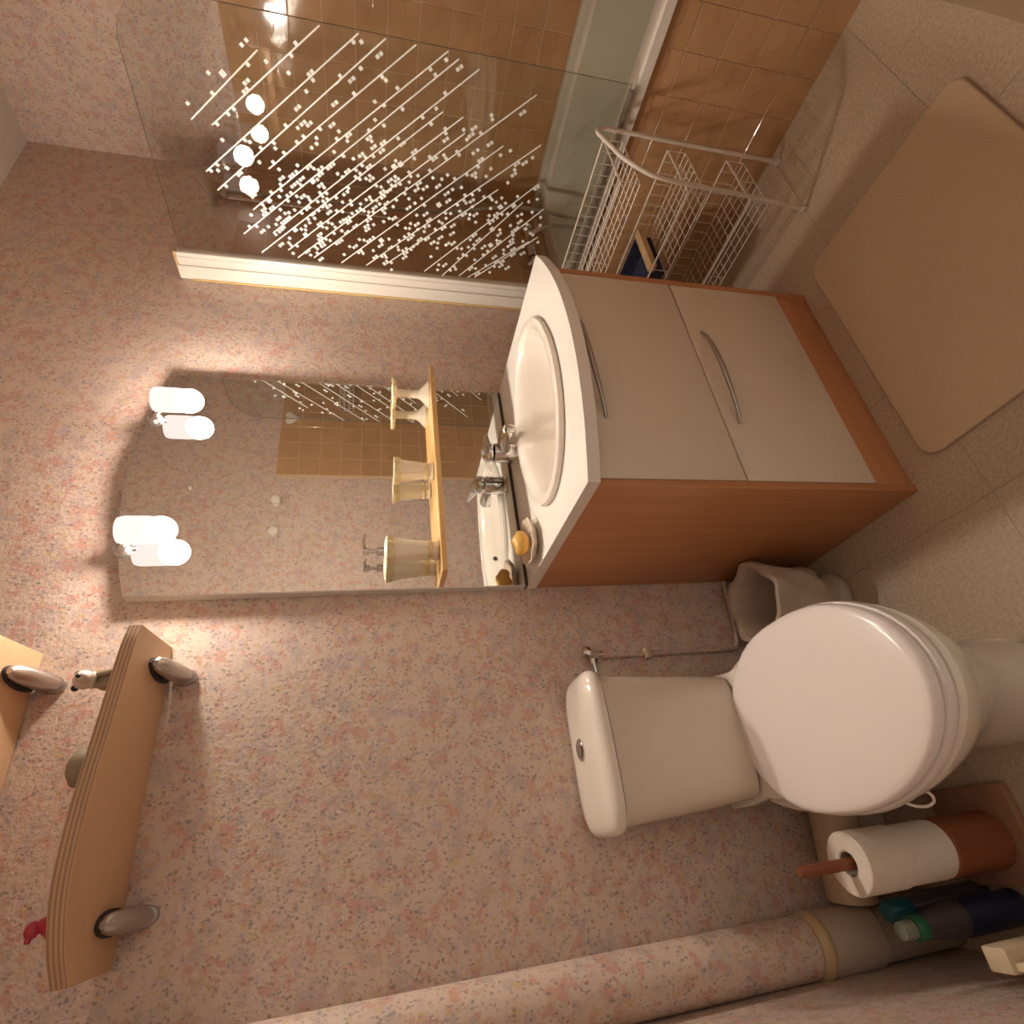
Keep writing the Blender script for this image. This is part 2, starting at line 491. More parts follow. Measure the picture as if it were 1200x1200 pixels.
def thing(name, label, cat, loc, group=None):
    e = bpy.data.objects.new(name, None)
    e.empty_display_size = 0.05
    COL.objects.link(e)
    e.location = loc; e['_o'] = tuple(loc)
    tag(e, label, cat, group); ALL.append(e)
    return e

def tag(o, label, cat, group=None):
    o['label'] = label; o['category'] = cat
    if group: o['group'] = group
    return o

def struct(o):
    o['kind'] = 'structure'
    return o

def bez(pts, n=8):
    """smooth path through points (Catmull-Rom)"""
    P = [Vector(p) for p in pts]; P = [2 * P[0] - P[1]] + P + [2 * P[-1] - P[-2]]
    o = []
    for i in range(1, len(P) - 2):
        for k in range(n):
            t = k / n
            a, b, c, d = P[i - 1], P[i], P[i + 1], P[i + 2]
            o.append(0.5 * ((2 * b) + (c - a) * t + (2 * a - 5 * b + 4 * c - d) * t * t + (3 * b - a - 3 * c + d) * t ** 3))
    o.append(P[-2])
    return o

def sup(cx, cy, a, b, z, n=40, e=2.5, fn=None):
    r = []
    for i in range(n):
        t = 2 * PI * i / n
        c, s_ = math.cos(t), math.sin(t)
        x = a * math.copysign(abs(c) ** (2 / e), c); y = b * math.copysign(abs(s_) ** (2 / e), s_)
        r.append((cx + x, cy + y, z))
    return r

# ------------------------------------------------------------------ room shell
XL, XR, YF, ZC = -0.3198, 2.475, -1.27, 2.53
floor = struct(B().box(XL - 0.1, -2.2, -0.10, XR + 0.1, 0.1, -0.003).out('floor', 'subfloor', smooth=False))
w_back = struct(B().box(XL - 0.1, 0.0, 0.0, XR + 0.1, 0.1, ZC).out('wall_back', 'paper', smooth=False))
w_right = struct(B().box(XR, YF - 0.1, 0.0, XR + 0.1, 0.0, ZC).out('wall_right', 'paper', smooth=False))
w_left = struct(B().box(XL - 0.1, -2.2, 0.0, XL, 0.0, ZC).out('wall_left', 'paper', smooth=False))
w_front = struct(B().box(0.97, YF - 0.09, 0.0, XR, YF, ZC).box(XL, YF - 0.09, 2.1, 0.97, YF, ZC).out('wall_front', 'paper', smooth=False))
ceil = struct(B().box(XL - 0.1, -2.2, ZC, XR + 0.1, 0.1, ZC + 0.1).out('ceiling', 'ceiling', smooth=False))
jamb = struct(B().box(0.845, YF - 0.11, 0, 0.97, YF + 0.012, 2.10, 0.004).box(0.800, YF - 0.09, 0, 0.845, YF - 0.055, 2.10, 0.004).out('trim_1', 'door_paint'))

# floor tiles: vinyl squares with hairline joints
P0 = 0.35
ft = None; tx0, ty0 = 0.51 - 3 * P0, -0.65 - 2 * P0
for i in range(9):
    for j in range(5):
        x0 = max(tx0 + i * P0, XL); x1 = min(tx0 + (i + 1) * P0, 1.82)
        y0 = max(ty0 + j * P0, -1.5); y1 = min(ty0 + (j + 1) * P0, 0.0)
        if x1 - x0 < 0.02 or y1 - y0 < 0.02: continue
        g = 0.00035
        B().box(x0 + g, y0 + g, -0.003, x1 - g, y1 - g, 0.0, 0.0004, 1).out('floor_tile', 'vinyl', floor, origin=((x0 + x1) / 2, (y0 + y1) / 2, 0), smooth=False)

# wall tiles (109 mm pitch), one shared mesh
TP = 0.1087
def tile_mesh(w, h):
    b = B().box(-w / 2, -h / 2, 0, w / 2, h / 2, 0.0026, 0.0009, 1)
    me = bpy.data.meshes.new('tile'); b.bm.to_mesh(me); b.bm.free()
    me.materials.append(M['tile'])
    return me
TM = {}
def tiles(parent, org, ux, uz, nx, nz, gap=0.0036, maxu=None, maxz=None):
    """org: corner, ux: unit vector along the wall, uz: up; the tile faces ux x uz"""
    org, ux, uz = Vector(org), Vector(ux), Vector(uz); nn = ux.cross(uz)
    rot = Matrix((ux, uz, nn)).transposed().to_4x4()
    po = Vector(parent['_o'])
    for i in range(nx):
        for k in range(nz):
            w = TP - gap; h = TP - gap
            u0, z0 = i * TP, k * TP
            if maxu and u0 + TP > maxu: w = maxu - u0 - gap
            if maxz and z0 + TP > maxz: h = maxz - z0 - gap
            if w < 0.01 or h < 0.01: continue
            key = (round(w, 3), round(h, 3))
            if key not in TM: TM[key] = tile_mesh(w, h)
            o = bpy.data.objects.new('tile', TM[key])
            COL.objects.link(o)
            o.parent = parent
            p = org + ux * (u0 + gap / 2 + w / 2) + uz * (z0 + gap / 2 + h / 2)
            m = rot.copy(); m.translation = p - po
            o.matrix_local = m
TZ0, TZ1 = 0.59, 1.768
nrow = 11; TZ0 = TZ1 - nrow * TP
# grout beds
def bed(parent, x0, y0, z0, x1, y1, z1):
    return B().box(x0, y0, z0, x1, y1, z1).out('grout_bed', 'grout', parent, smooth=False)
bed(w_right, XR - 0.004, YF, 0.56, XR, 0, TZ1)
tiles(w_right, (XR - 0.004, -0.0045, TZ0), (0, -1, 0), (0, 0, 1), 12, nrow, maxu=1.26)
bed(w_back, 1.80, -0.004, 0.545, XR - 0.004, 0, TZ1)
tiles(w_back, (XR - 0.0105 - 7 * TP + (7 * TP - 0.66), -0.004, TZ0), (1, 0, 0), (0, 0, 1), 7, nrow, maxu=0.66)
bed(w_front, 1.80, YF, 0.545, XR - 0.004, YF + 0.004, TZ1)
tiles(w_front, (XR - 0.0105, YF + 0.004, TZ0), (-1, 0, 0), (0, 0, 1), 7, nrow, maxu=0.66)

# ------------------------------------------------------------------ bathtub with tiled front
tub = thing('bathtub', 'white built-in bathtub with brown tiled front behind the glass screen', 'bathtub', (2.14, -0.63, 0))
# tiled apron
ap = B().box(1.822, YF + 0.004, 0, 1.86, -0.001, 0.512).out('apron', 'grout', tub, smooth=False)
tiles(ap, (1.822, -0.003, 0.539 - 5 * TP), (0, -1, 0), (0, 0, 1), 12, 5, maxu=1.262, maxz=0.512 - (0.539 - 5 * TP))
# rim and bowl: outer rounded slab with a hollow
x0, x1, y0, y1 = 1.797, XR - 0.011, YF + 0.011, -0.011
cx, cy = (x0 + x1) / 2, (y0 + y1) / 2
def rect(a, b, z, e=8.0, n=48, ox=0.0): return sup(cx + ox, cy, a, b, z, n, e)
ax, ay = (x1 - x0) / 2, (y1 - y0) / 2
b = B()
b.loft([rect(ax, ay, 0.512, 60), rect(ax, ay, 0.538, 60), rect(ax - 0.006, ay - 0.006, 0.545, 60), rect(ax - 0.060, ay - 0.075, 0.546, 7), rect(ax - 0.068, ay - 0.083, 0.540, 6)], cap0=False, cap1=False)
b.out('rim', 'tubrim', tub)
b = B()
b.loft([rect(ax - 0.068, ay - 0.083, 0.540, 6), rect(ax - 0.078, ay - 0.095, 0.47, 6), rect(ax - 0.105, ay - 0.14, 0.25, 5.5), rect(ax - 0.135, ay - 0.17, 0.185, 5), rect(ax - 0.20, ay - 0.26, 0.17, 4)], cap0=False, cap1=True)
b.out('basin', 'tub', tub)
# upstand against the wall
B().box(XR - 0.03, YF + 0.012, 0.541, XR - 0.011, -0.012, 0.572, 0.005).out('upstand', 'tub', tub)
ov = B().lathe([(0.030, 0), (0.030, 0.004), (0.026, 0.007), (0.018, 0.007), (0.016, 0.004), (0.0, 0.004)], (2.13, -0.118, 0.42), 20, (0, -1, 0.22)).out('overflow', 'chrome', tub)

# ------------------------------------------------------------------ glass screen
scr = thing('shower_screen', 'clear glass bath screen printed with white slanted lines and squares', 'shower screen', (1.79, -0.05, 0.547))
B().box(1.7755, -0.052, 0.548, 1.806, -0.001, 1.902, 0.003).out('wall_channel', 'alu', scr)
B().box(1.777, -0.100, 0.548, 1.8045, -0.053, 1.896, 0.004).box(1.774, -0.086, 0.55, 1.778, -0.064, 1.895, 0.0015).out('sliding_channel', 'alu', scr)
B().box(1.7705, -0.006, 0.60, 1.7755, -0.0005, 1.86, 0.001).out('silicone_bead', 'silicone', scr)
B().box(1.779, -0.099, 1.896, 1.803, -0.002, 1.905, 0.002).out('end_cap', 'beige_trim', scr)
# glass pane outline in (y, z)
ol = [(-0.085, 0.560), (-0.782, 0.560)]
for k in range(9):
    t = k / 8 * PI / 2
    ol.append((-0.782 + 0.13 - 0.13 * math.cos(t), 1.745 + 0.13 * math.sin(t)))
ol += [(-0.085, 1.882)]
GX0, GX1 = 1.7865, 1.7925
b = B(); bm = b.bm
A_ = [bm.verts.new((GX0, y, z)) for y, z in ol]; Bv = [bm.verts.new((GX1, y, z)) for y, z in ol]
bm.faces.new(A_); bm.faces.new(Bv[::-1])
pane = b.out('pane', 'glass', scr, smooth=False)
b = B(); bm = b.bm
A_ = [bm.verts.new((GX0, y, z)) for y, z in ol]; Bv = [bm.verts.new((GX1, y, z)) for y, z in ol]
for i in range(len(ol)):
    j = (i + 1) % len(ol)
    bm.faces.new((A_[i], A_[j], Bv[j], Bv[i]))
b.out('glass_edge', 'glass_edge', scr, smooth=False)
B().box(1.782, -0.77, 0.548, 1.797, -0.102, 0.562, 0.002).out('seal_strip', 'glass_edge', scr)
# print: lines measured in the glass plane (y0, z0, y1, z1) and square flecks beside them
LINES = [(-0.5098, 1.7501, -0.7000, 1.5534), (-0.5032, 1.7002, -0.7760, 1.3993), (-0.3730, 1.7433, -0.7760, 1.3063), (-0.3201, 1.7241, -0.7760, 1.2398), (-0.4052, 1.5688, -0.7760, 1.1632), (-0.2720, 1.6330, -0.7760, 1.0800), (-0.1859, 1.6748, -0.7637, 1.0505), (-0.2006, 1.5850, -0.7501, 0.9934), (-0.1243, 1.6307, -0.6335, 1.0797), (-0.1446, 1.5448, -0.6295, 1.0209), (-0.1193, 1.5179, -0.5883, 1.0103), (-0.1259, 1.4653, -0.7164, 0.8251), (-0.1171, 1.3766, -0.5709, 0.8920), (-0.1173, 1.2938, -0.5902, 0.7798), (-0.1247, 1.2330, -0.4415, 0.8830), (-0.1177, 1.0930, -0.4784, 0.7564), (-0.1079, 1.0280, -0.4119, 0.7946), (-0.1152, 0.9668, -0.3989, 0.7212), (-0.1119, 0.9350, -0.2791, 0.7424), (-0.1148, 0.9102, -0.2985, 0.7163)]
b = B()
def dia(yc, zc, ang, hw, hh, lift=0.0004):
    c, s_ = math.cos(ang), math.sin(ang)
    q = [(-hw, -hh), (hw, -hh), (hw, hh), (-hw, hh)]
    pts = [(yc + u * c - v * s_, zc + u * s_ + v * c) for u, v in q]
    for x in (GX0 - lift,):
        vs = [b.bm.verts.new((x, p[0], p[1])) for p in pts]; b.bm.faces.new(vs)
        vs2 = [b.bm.verts.new((GX0 - 0.0001, p[0], p[1])) for p in pts]; b.bm.faces.new(vs2[::-1])
        for i in range(4):
            j = (i + 1) % 4
            b.bm.faces.new((vs[i], vs[j], vs2[j], vs2[i]))
rr = random.Random(21)
flecks = []
for (ya, za, yb, zb) in LINES:
    L = math.hypot(yb - ya, zb - za); ang = math.atan2(zb - za, yb - ya)
    dia((ya + yb) / 2, (za + zb) / 2, ang, L / 2, 0.0019)
    n = int(L * 108)
    for i in range(n):
        t = rr.random()
        # the flecks crowd around the middle of the pane and thin out to the edges
        yc, zc = ya + (yb - ya) * t, za + (zb - za) * t
        w = math.exp(-((yc + 0.30) / 0.20) ** 2) * math.exp(-((zc - 1.22) / 0.55) ** 2)
        if rr.random() > 0.16 + 0.84 * w: continue
        off = rr.choice((-1, 1)) * (0.0062 + 0.0108 * rr.choice((0, 0, 0, 1, 1, 2, 2, 3)))
        k = rr.choice((1, 1, 1, 1, 2, 2))
        for q in range(k):
            f = (yc + math.cos(ang) * q * 0.0118 - math.sin(ang) * off, zc + math.sin(ang) * q * 0.0118 + math.cos(ang) * off, ang, 0.0076 if rr.random() < 0.05 else 0.0047)
            if all((f[0] - g[0]) ** 2 + (f[1] - g[1]) ** 2 > (f[3] + g[3] + 0.001) ** 2 for g in flecks):
                flecks.append(f)
for yc, zc, ang, h in flecks:
    if -0.775 < yc < -0.108 and 0.60 < zc < 1.86:
        dia(yc, zc, ang, h, h, 0.0006)
pr = b.out('printed_pattern', 'print', scr, smooth=False)
pr['kind'] = 'stuff'

# ------------------------------------------------------------------ shower and taps behind the screen
sh = thing('bath_shower_mixer', 'chrome bath mixer with hose and hand shower rail behind the printed glass', 'shower', (2.1, -0.03, 0.6))
B().tube([(2.20, -0.045, 1.17), (2.20, -0.045, 1.86)], 0.008, 10).out('rail', 'chrome', sh)
for z in (1.18, 1.85):
    B().tube([(2.20, -0.0105, z), (2.20, -0.045, z)], 0.012, 10).out('rail_bracket', 'chrome', sh)
B().lathe([(0.018, 0), (0.040, 0.012), (0.043, 0.022), (0.038, 0.028), (0.0, 0.029)], (2.20, -0.065, 1.865), 20, (0, -0.75, -0.65)).tube([(2.20, -0.05, 1.80), (2.20, -0.06, 1.86)], 0.012, 10).out('shower_head', 'satin', sh)
B().tube([(2.02, -0.06, 0.64), (2.18, -0.06, 0.64)], 0.022, 14).tube([(2.04, -0.0105, 0.64), (2.04, -0.06, 0.64)], 0.018, 12).tube([(2.16, -0.0105, 0.64), (2.16, -0.06, 0.64)], 0.018, 12).out('body', 'chrome', sh)
B().tube(bez([(2.10, -0.06, 0.64), (2.10, -0.11, 0.645), (2.10, -0.15, 0.61)], 5), [0.014] * 10 + [0.012], 12).out('spout', 'chrome', sh)
for x, d in ((2.01, -1), (2.19, 1)):
    B().lathe([(0.016, 0), (0.026, 0.008), (0.026, 0.03), (0.018, 0.038), (0, 0.039)], (x, -0.06, 0.64), 12, (d, 0, 0), wob=lambda a, h: 1 + 0.10 * math.cos(5 * a)).out('handle', 'chrome', sh)
hz = bez([(2.10, -0.075, 0.66), (2.09, -0.16, 0.60), (2.08, -0.19, 0.44), (2.17, -0.24, 0.27), (2.26, -0.36, 0.205), (2.16, -0.44, 0.20), (2.00, -0.36, 0.21), (2.02, -0.24, 0.27), (2.15, -0.17, 0.45), (2.22, -0.15, 0.70), (2.22, -0.09, 1.0), (2.21, -0.075, 1.4), (2.20, -0.07, 1.80)], 8)
B().tube(hz, 0.007, 8).out('hose', 'hose', sh)

# ------------------------------------------------------------------ vanity unit
VX0, VX1, VY = 0.603, 1.313, -0.512
van = thing('vanity_cabinet', 'cherry wood vanity cabinet with two cream drawers under the washbasin', 'cabinet', (0.958, -0.26, 0))
B().box(VX0, VY, 0, VX0 + 0.019, -0.001, 0.825, 0.0012).out('side_panel', 'cherry', van)
B().box(VX1 - 0.019, VY, 0, VX1, -0.001, 0.825, 0.0012).out('side_panel', 'cherry', van)
B().box(VX0 + 0.0195, VY + 0.004, 0, VX1 - 0.0195, VY + 0.022, 0.107, 0.001).out('plinth', 'cherry_x', van)
B().box(VX0 + 0.0195, VY + 0.03, 0.107, VX1 - 0.0195, -0.004, 0.125).box(VX0 + 0.0195, -0.02, 0.125, VX1 - 0.0195, -0.002, 0.70).out('carcass', 'cherry_x', van, smooth=False)
B().box(VX0 + 0.0195, VY + 0.006, 0.456, VX1 - 0.0195, VY + 0.028, 0.4625).out('rail', 'cherry_x', van, smooth=False)
for z0, z1, hz0, hz1 in ((0.4625, 0.822, 0.762, 0.782), (0.110, 0.4575, 0.419, 0.440)):
    d = B().box(VX0 + 0.021, VY, z0, VX1 - 0.021, VY + 0.019, z1, 0.0012).out('drawer', 'drawer', van)
    n = 15; path = []; rad = []
    for i in range(n):
        t = i / (n - 1); s_ = math.sin(PI * t)
        path.append((1.105 - 0.318 * t, VY - 0.001 - 0.042 * s_ ** 0.8, hz0 + (hz1 - hz0) * s_)); rad.append(0.0035 + 0.003 * s_)
    B().tube(path, rad, 10).out('handle', 'satin', d)
# worktop with bowed front, cut out for the basin
bx, by, ba, bb_ = 0.955, -0.345, 0.252, 0.166
ct = []
ct.append((0.600, -0.0015)); ct.append((0.595, -0.538))
for k in range(1, 16):
    t = k / 16
    x = 0.595 + (1.318 - 0.595) * t
    ct.append((x, -0.538 - 0.086 * (1 - (2 * t - 1) ** 2)))
ct.append((1.318, -0.538)); ct.append((1.318, -0.0015))
wt = thing('washbasin_worktop', 'white bow-fronted worktop with inset oval washbasin', 'worktop', (0.955, -0.3, 0.826))
b2 = bmesh.new()
# top with an oval hole: bridge the outline with the ellipse
def ring_face(bm, outer, inner, z):
    vo = [bm.verts.new((x, y, z)) for x, y in outer]; vi = [bm.verts.new((x, y, z)) for x, y in inner]
    ed = []
    for L_ in (vo, vi):
        for i in range(len(L_)):
            ed.append(bm.edges.new((L_[i], L_[(i + 1) % len(L_)])))
    bmesh.ops.triangle_fill(bm, use_beauty=True, use_dissolve=False, edges=ed)
    return vo, vi
ell = [(bx + ba * math.cos(2 * PI * i / 48), by + bb_ * math.sin(2 * PI * i / 48)) for i in range(48)]
b = B()
vo, vi = ring_face(b.bm, ct, ell, 0.853)
vo2, vi2 = ring_face(b.bm, ct, ell, 0.826)
for a_, c_ in ((vo, vo2), (vi, vi2)):
    for i in range(len(a_)):
        j = (i + 1) % len(a_)
        b.bm.faces.new((a_[i], a_[j], c_[j], c_[i]))
b.out('slab', 'counter', wt, angle=30)
def el(a, b_, z, n=48, dy=0.0): return [(bx + a * math.cos(2 * PI * i / n), by + dy + b_ * math.sin(2 * PI * i / n), z) for i in range(n)]
bas = B().loft([el(0.272, 0.186, 0.8535), el(0.274, 0.188, 0.860), el(0.270, 0.184, 0.866), el(0.258, 0.172, 0.869), el(0.243, 0.155, 0.866, dy=-0.003), el(0.232, 0.142, 0.855, dy=-0.006), el(0.218, 0.130, 0.825, dy=-0.008), el(0.190, 0.110, 0.775, dy=-0.008), el(0.140, 0.080, 0.738, dy=-0.005), el(0.070, 0.040, 0.722), el(0.026, 0.024, 0.719)], cap0=False).out('basin', 'porcelain', wt)
B().lathe([(0.024, 0), (0.024, 0.003), (0.014, 0.004), (0.0, 0.002)], (bx, by, 0.7185), 16).out('drain', 'chrome', bas)
B().lathe([(0.008, 0), (0.008, 0.002), (0, 0.002)], (0.905, -0.478, 0.830), 12, (0, 0.97, 0.25)).out('overflow_hole', 'black_line', bas)
# faucet
fa = thing('basin_mixer_tap', 'chrome single-lever mixer tap behind the oval basin', 'tap', (0.985, -0.125, 0.853))
B().lathe([(0.033, 0.0005), (0.033, 0.006), (0.0285, 0.010), (0.028, 0.066), (0.0265, 0.072), (0, 0.073)], (0.985, -0.115, 0.853), 24).out('body', 'chrome', fa)
sp = bez([(0.985, -0.125, 0.895), (0.985, -0.175, 0.905), (0.985, -0.225, 0.903)], 6)
B().tube(sp, [0.020] + [0.0185] * (len(sp) - 2) + [0.016], 14).tube([(0.985, -0.222, 0.909), (0.985, -0.224, 0.888)], 0.0135, 14).out('spout', 'chrome', fa)
B().lathe([(0.0265, 0), (0.028, 0.006), (0.027, 0.020), (0.018, 0.030), (0, 0.033)], (0.985, -0.115, 0.9275), 20, (0, 0.18, 1)).out('cap', 'chrome', fa)
B().tube([(0.985, -0.100, 0.944), (0.985, -0.125, 0.949), (0.985, -0.155, 0.955), (0.984, -0.185, 0.961), (0.984, -0.206, 0.965)], [0.014, 0.0175, 0.0135, 0.008, 0.005], 14).out('lever', 'chrome', fa)
B().tube([(0.985, -0.092, 0.87), (0.985, -0.080, 0.872), (0.985, -0.078, 0.915)], 0.003, 8).ball((0.985, -0.078, 0.918), 0.006, 10).out('pop_up_rod', 'chrome', fa)
# soap dish
sd = thing('shell_soap_dish', 'scalloped cream soap dish on the left end of the worktop', 'soap dish', (0.668, -0.155, 0.853))
def scal(a, h): return 1 + 0.055 * math.cos(9 * a)
B().lathe([(0.022, 0.0006), (0.030, 0.004), (0.050, 0.012), (0.063, 0.026), (0.060, 0.027), (0.046, 0.016), (0.022, 0.009), (0, 0.008)], (0.668, -0.150, 0.853), 54, wob=scal).out('dish', 'shell', sd)
so = B().ball((0.668, -0.146, 0.892), 0.034, 20, 0.72, 0.66, 1.05)
for v in so.bm.verts:
    v.co.z += 0.004 * math.sin(v.co.x * 170) * math.cos(v.co.y * 90)
tag(so.out('soap_bar', 'soap'), 'amber yellow bar of soap lying in the scalloped dish', 'soap')

# ------------------------------------------------------------------ mirror
mi = thing('wall_mirror', 'tall frameless wall mirror with gently arched top above the washbasin', 'mirror', (0.953, -0.015, 0.862))
MX0, MX1 = 0.598, 1.306
mo = [(MX0, 0.862), (MX1, 0.862)]
for k in range(17):
    t = k / 16
    x = MX1 + (MX0 - MX1) * t
    mo.append((x, 1.832 + 0.060 * (1 - (2 * t - 1) ** 2)))
def vprism(b, poly, y0, y1):
    bm = b.bm
    A_ = [bm.verts.new((x, y0, z)) for x, z in poly]; Bv = [bm.verts.new((x, y1, z)) for x, z in poly]
    bm.faces.new(A_); bm.faces.new(Bv[::-1])
    n = len(poly)
    for i in range(n):
        j = (i + 1) % n
        bm.faces.new((A_[i], A_[j], Bv[j], Bv[i]))
    return b
vprism(B(), mo, -0.0285, -0.001).out('backing', 'mirror_edge', mi, smooth=False)
b = B(); vs = [b.bm.verts.new((MX0 + 0.0025 + (x - MX0) * (MX1 - MX0 - 0.005) / (MX1 - MX0), -0.0300, 0.864 + (z - 0.862) * 0.9965)) for x, z in mo]
b.bm.faces.new(vs)
vs2 = [b.bm.verts.new((v.co.x, -0.0286, v.co.z)) for v in vs]
for i in range(len(vs)):
    j = (i + 1) % len(vs); b.bm.faces.new((vs[i], vs[j], vs2[j], vs2[i]))
b.out('mirror_glass', 'mirror', mi, smooth=False)
B().box(MX0 + 0.002, -0.031, 0.8545, MX1 - 0.002, -0.004, 0.8615, 0.001).out('bottom_dark_strip', 'black_line', mi)  # dark strip filling the gap between mirror and worktop
B().lathe([(0.004, 0), (0.004, 0.002), (0, 0.003)], (0.905, -0.0302, 1.735), 10, (0, -1, 0)).out('fixing_screw', 'black_line', mi)

# lamps
def lamp(x, label):
    t = thing('wall_lamp', label, 'lamp', (x, -0.03, 1.80), 'frosted lamps on the mirror')
    y = -0.088
    B().lathe([(0.019, 0.0004), (0.019, 0.008), (0.014, 0.014), (0, 0.015)], (x - 0.022, -0.030, 1.857), 20, (0, -1, 0)).out('mount', 'satin', t)
    B().tube(bez([(x - 0.022, -0.040, 1.857), (x - 0.012, -0.048, 1.850), (x - 0.006, -0.054, 1.838)], 4), 0.006, 8).out('arm', 'chrome', t)
    s_ = B().lathe([(0.033, 1.770), (0.0345, 1.790), (0.0345, 1.840), (0.031, 1.850), (0.0, 1.851)], (x, y, 0), 24, cap=False)
    s_.out('lamp_shade', 'shade', t)
    B().ball((x, y, 1.762), 0.033, 20, 1, 1.1).out('bulb', 'bulb', t)
    return t
lamp(0.745, 'lit frosted glass lamp over the left half of the mirror, above the soap dispenser')
lamp(1.155, 'lit frosted glass lamp by the right edge of the mirror, above the toothbrush holder')

# shelf under the lamps
msh = tag(B().box(0.602, -0.131, 1.084, 1.306, -0.0305, 1.099, 0.0015).out('mirror_shelf', 'pine'), 'narrow golden pine shelf across the mirror holding the cream toiletry set', 'shelf')
SZ = 1.0992; SY = -0.080
def gadroon(n, k): return lambda a, h: 1 + k * math.cos(n * a)
dis = thing('soap_dispenser', 'flared cream ceramic soap dispenser with chrome pump on the left of the mirror shelf', 'soap dispenser', (0.684, SY, SZ), 'cream toiletry set')
B().lathe([(0.023, 0), (0.026, 0.004), (0.023, 0.020), (0.0245, 0.030), (0.031, 0.085), (0.036, 0.120), (0.038, 0.134), (0.030, 0.139), (0.0, 0.141)], (0.684, SY, SZ), 48, wob=gadroon(8, 0.03)).out('body', 'ceramic', dis)
B().lathe([(0.0345, 0.112), (0.038, 0.116), (0.0405, 0.126), (0.040, 0.134), (0.037, 0.136)], (0.684, SY, SZ), 64, cap=False, wob=gadroon(8, 0.055)).out('gilt_rim', 'gilt', dis)
B().lathe([(0.024, 0.018), (0.0262, 0.022), (0.0255, 0.030), (0.0245, 0.032)], (0.684, SY, SZ), 32, cap=False, wob=gadroon(8, 0.03)).out('gilt_foot_band', 'gilt', dis)
pu = B().lathe([(0.011, 0.141), (0.011, 0.158), (0.005, 0.160), (0.005, 0.176), (0.009, 0.177), (0.009, 0.193), (0, 0.194)], (0.684, SY, SZ), 16).tube([(0.684, SY, SZ + 0.188), (0.708, SY - 0.016, SZ + 0.190), (0.722, SY - 0.022, SZ + 0.187)], [0.005, 0.004, 0.0035], 8)
pu.out('pump', 'chrome', dis)
cup = thing('ceramic_tumbler', 'flared cream ceramic tumbler in the middle of the mirror shelf', 'tumbler', (0.938, SY, SZ), 'cream toiletry set')
B().lathe([(0.022, 0), (0.026, 0.004), (0.022, 0.018), (0.024, 0.026), (0.030, 0.075), (0.0345, 0.104), (0.036, 0.112), (0.033, 0.111), (0.028, 0.085), (0.020, 0.03), (0, 0.028)], (0.938, SY, SZ), 48, wob=gadroon(8, 0.02)).out('body', 'ceramic', cup)
B().lathe([(0.033, 0.092), (0.0365, 0.096), (0.0385, 0.106), (0.038, 0.112), (0.0355, 0.113)], (0.938, SY, SZ), 64, cap=False, wob=gadroon(8, 0.05)).out('gilt_rim', 'gilt', cup)
B().lathe([(0.0225, 0.016), (0.0252, 0.019), (0.0248, 0.025), (0.0235, 0.027)], (0.938, SY, SZ), 32, cap=False).out('gilt_foot_band', 'gilt', cup)
hol = thing('toothbrush_holder', 'cream ceramic pedestal toothbrush holder with wide disc top on the right of the shelf', 'toothbrush holder', (1.232, SY, SZ), 'cream toiletry set')
B().lathe([(0.040, 0), (0.040, 0.005), (0.030, 0.014), (0.018, 0.026), (0.0135, 0.036), (0.0125, 0.060), (0.0135, 0.096), (0.030, 0.100), (0.044, 0.103), (0.045, 0.113), (0.0, 0.115)], (1.232, SY, SZ), 40).out('pedestal', 'ceramic', hol)
B().lathe([(0.0442, 0.101), (0.0468, 0.104), (0.0472, 0.111), (0.0445, 0.1145)], (1.232, SY, SZ), 64, cap=False, wob=gadroon(10, 0.025)).out('gilt_rim', 'gilt', hol)
for k in range(4):
    a = k * PI / 2 + 0.6
    B().lathe([(0.006, 0), (0.006, 0.0012), (0, 0.0012)], (1.232 + 0.027 * math.cos(a), SY + 0.027 * math.sin(a), SZ + 0.1148), 10).out('brush_hole', 'black_line', hol)

# ------------------------------------------------------------------ plywood wall shelves with clamp brackets
def wall_shelf(zb, label):
    t = thing('plywood_wall_shelf', label, 'shelf', (0.19, -0.1, zb), 'bow-fronted plywood shelves')
    o = [(0.482, -0.002)]
    n = 18
    fr = [(0.466, -0.195), (0.42, -0.212), (0.34, -0.226), (0.25, -0.240), (0.14, -0.258), (0.03, -0.256), (-0.05, -0.222), (-0.106, -0.176)]
    o += [(p.x, p.y) for p in bez([(x, y, 0) for x, y in fr], 4)]
    o += [(-0.106, -0.002)]
    B().prism(o, zb, zb + 0.0255, 0.0012, 1).out('board', 'ply', t, angle=30)
    for x in (0.410, -0.033):
        R = []
        # a fish-shaped clamp: slim at the wall, swelling under the board
        for y, zc, w, h in ((-0.005, -0.034, 0.0165, 0.023), (-0.030, -0.033, 0.0180, 0.0245), (-0.050, -0.029, 0.0190, 0.0225), (-0.075, -0.024, 0.0190, 0.0190), (-0.100, -0.018, 0.0175, 0.0145), (-0.115, -0.0135, 0.014, 0.0105), (-0.123, -0.011, 0.006, 0.006)):
            R.append([(x + w * math.cos(2 * PI * i / 20), y, zb + zc + h * math.sin(2 * PI * i / 20)) for i in range(20)])
        br = B().loft(R).out('bracket', 'satin', t)
        pl = [[(x + k * 0.0185 * math.cos(2 * PI * i / 20), y, zb - 0.037 + k * 0.026 * math.sin(2 * PI * i / 20)) for i in range(20)] for k, y in ((0.94, -0.0006), (1, -0.002), (1, -0.008), (0.93, -0.0105))]
        B().loft(pl).out('wall_plate', 'satin', br)
        pad = [(x + (0.0215) * math.cos(2 * PI * i / 20), -0.064 + 0.062 * math.sin(2 * PI * i / 20)) for i in range(20)]
        B().prism(pad, zb - 0.006, zb - 0.0002).out('rubber_pad', 'rubber', br)
    return t
wall_shelf(1.715, 'lower bow-fronted beech plywood wall shelf with small ornaments above the toilet')
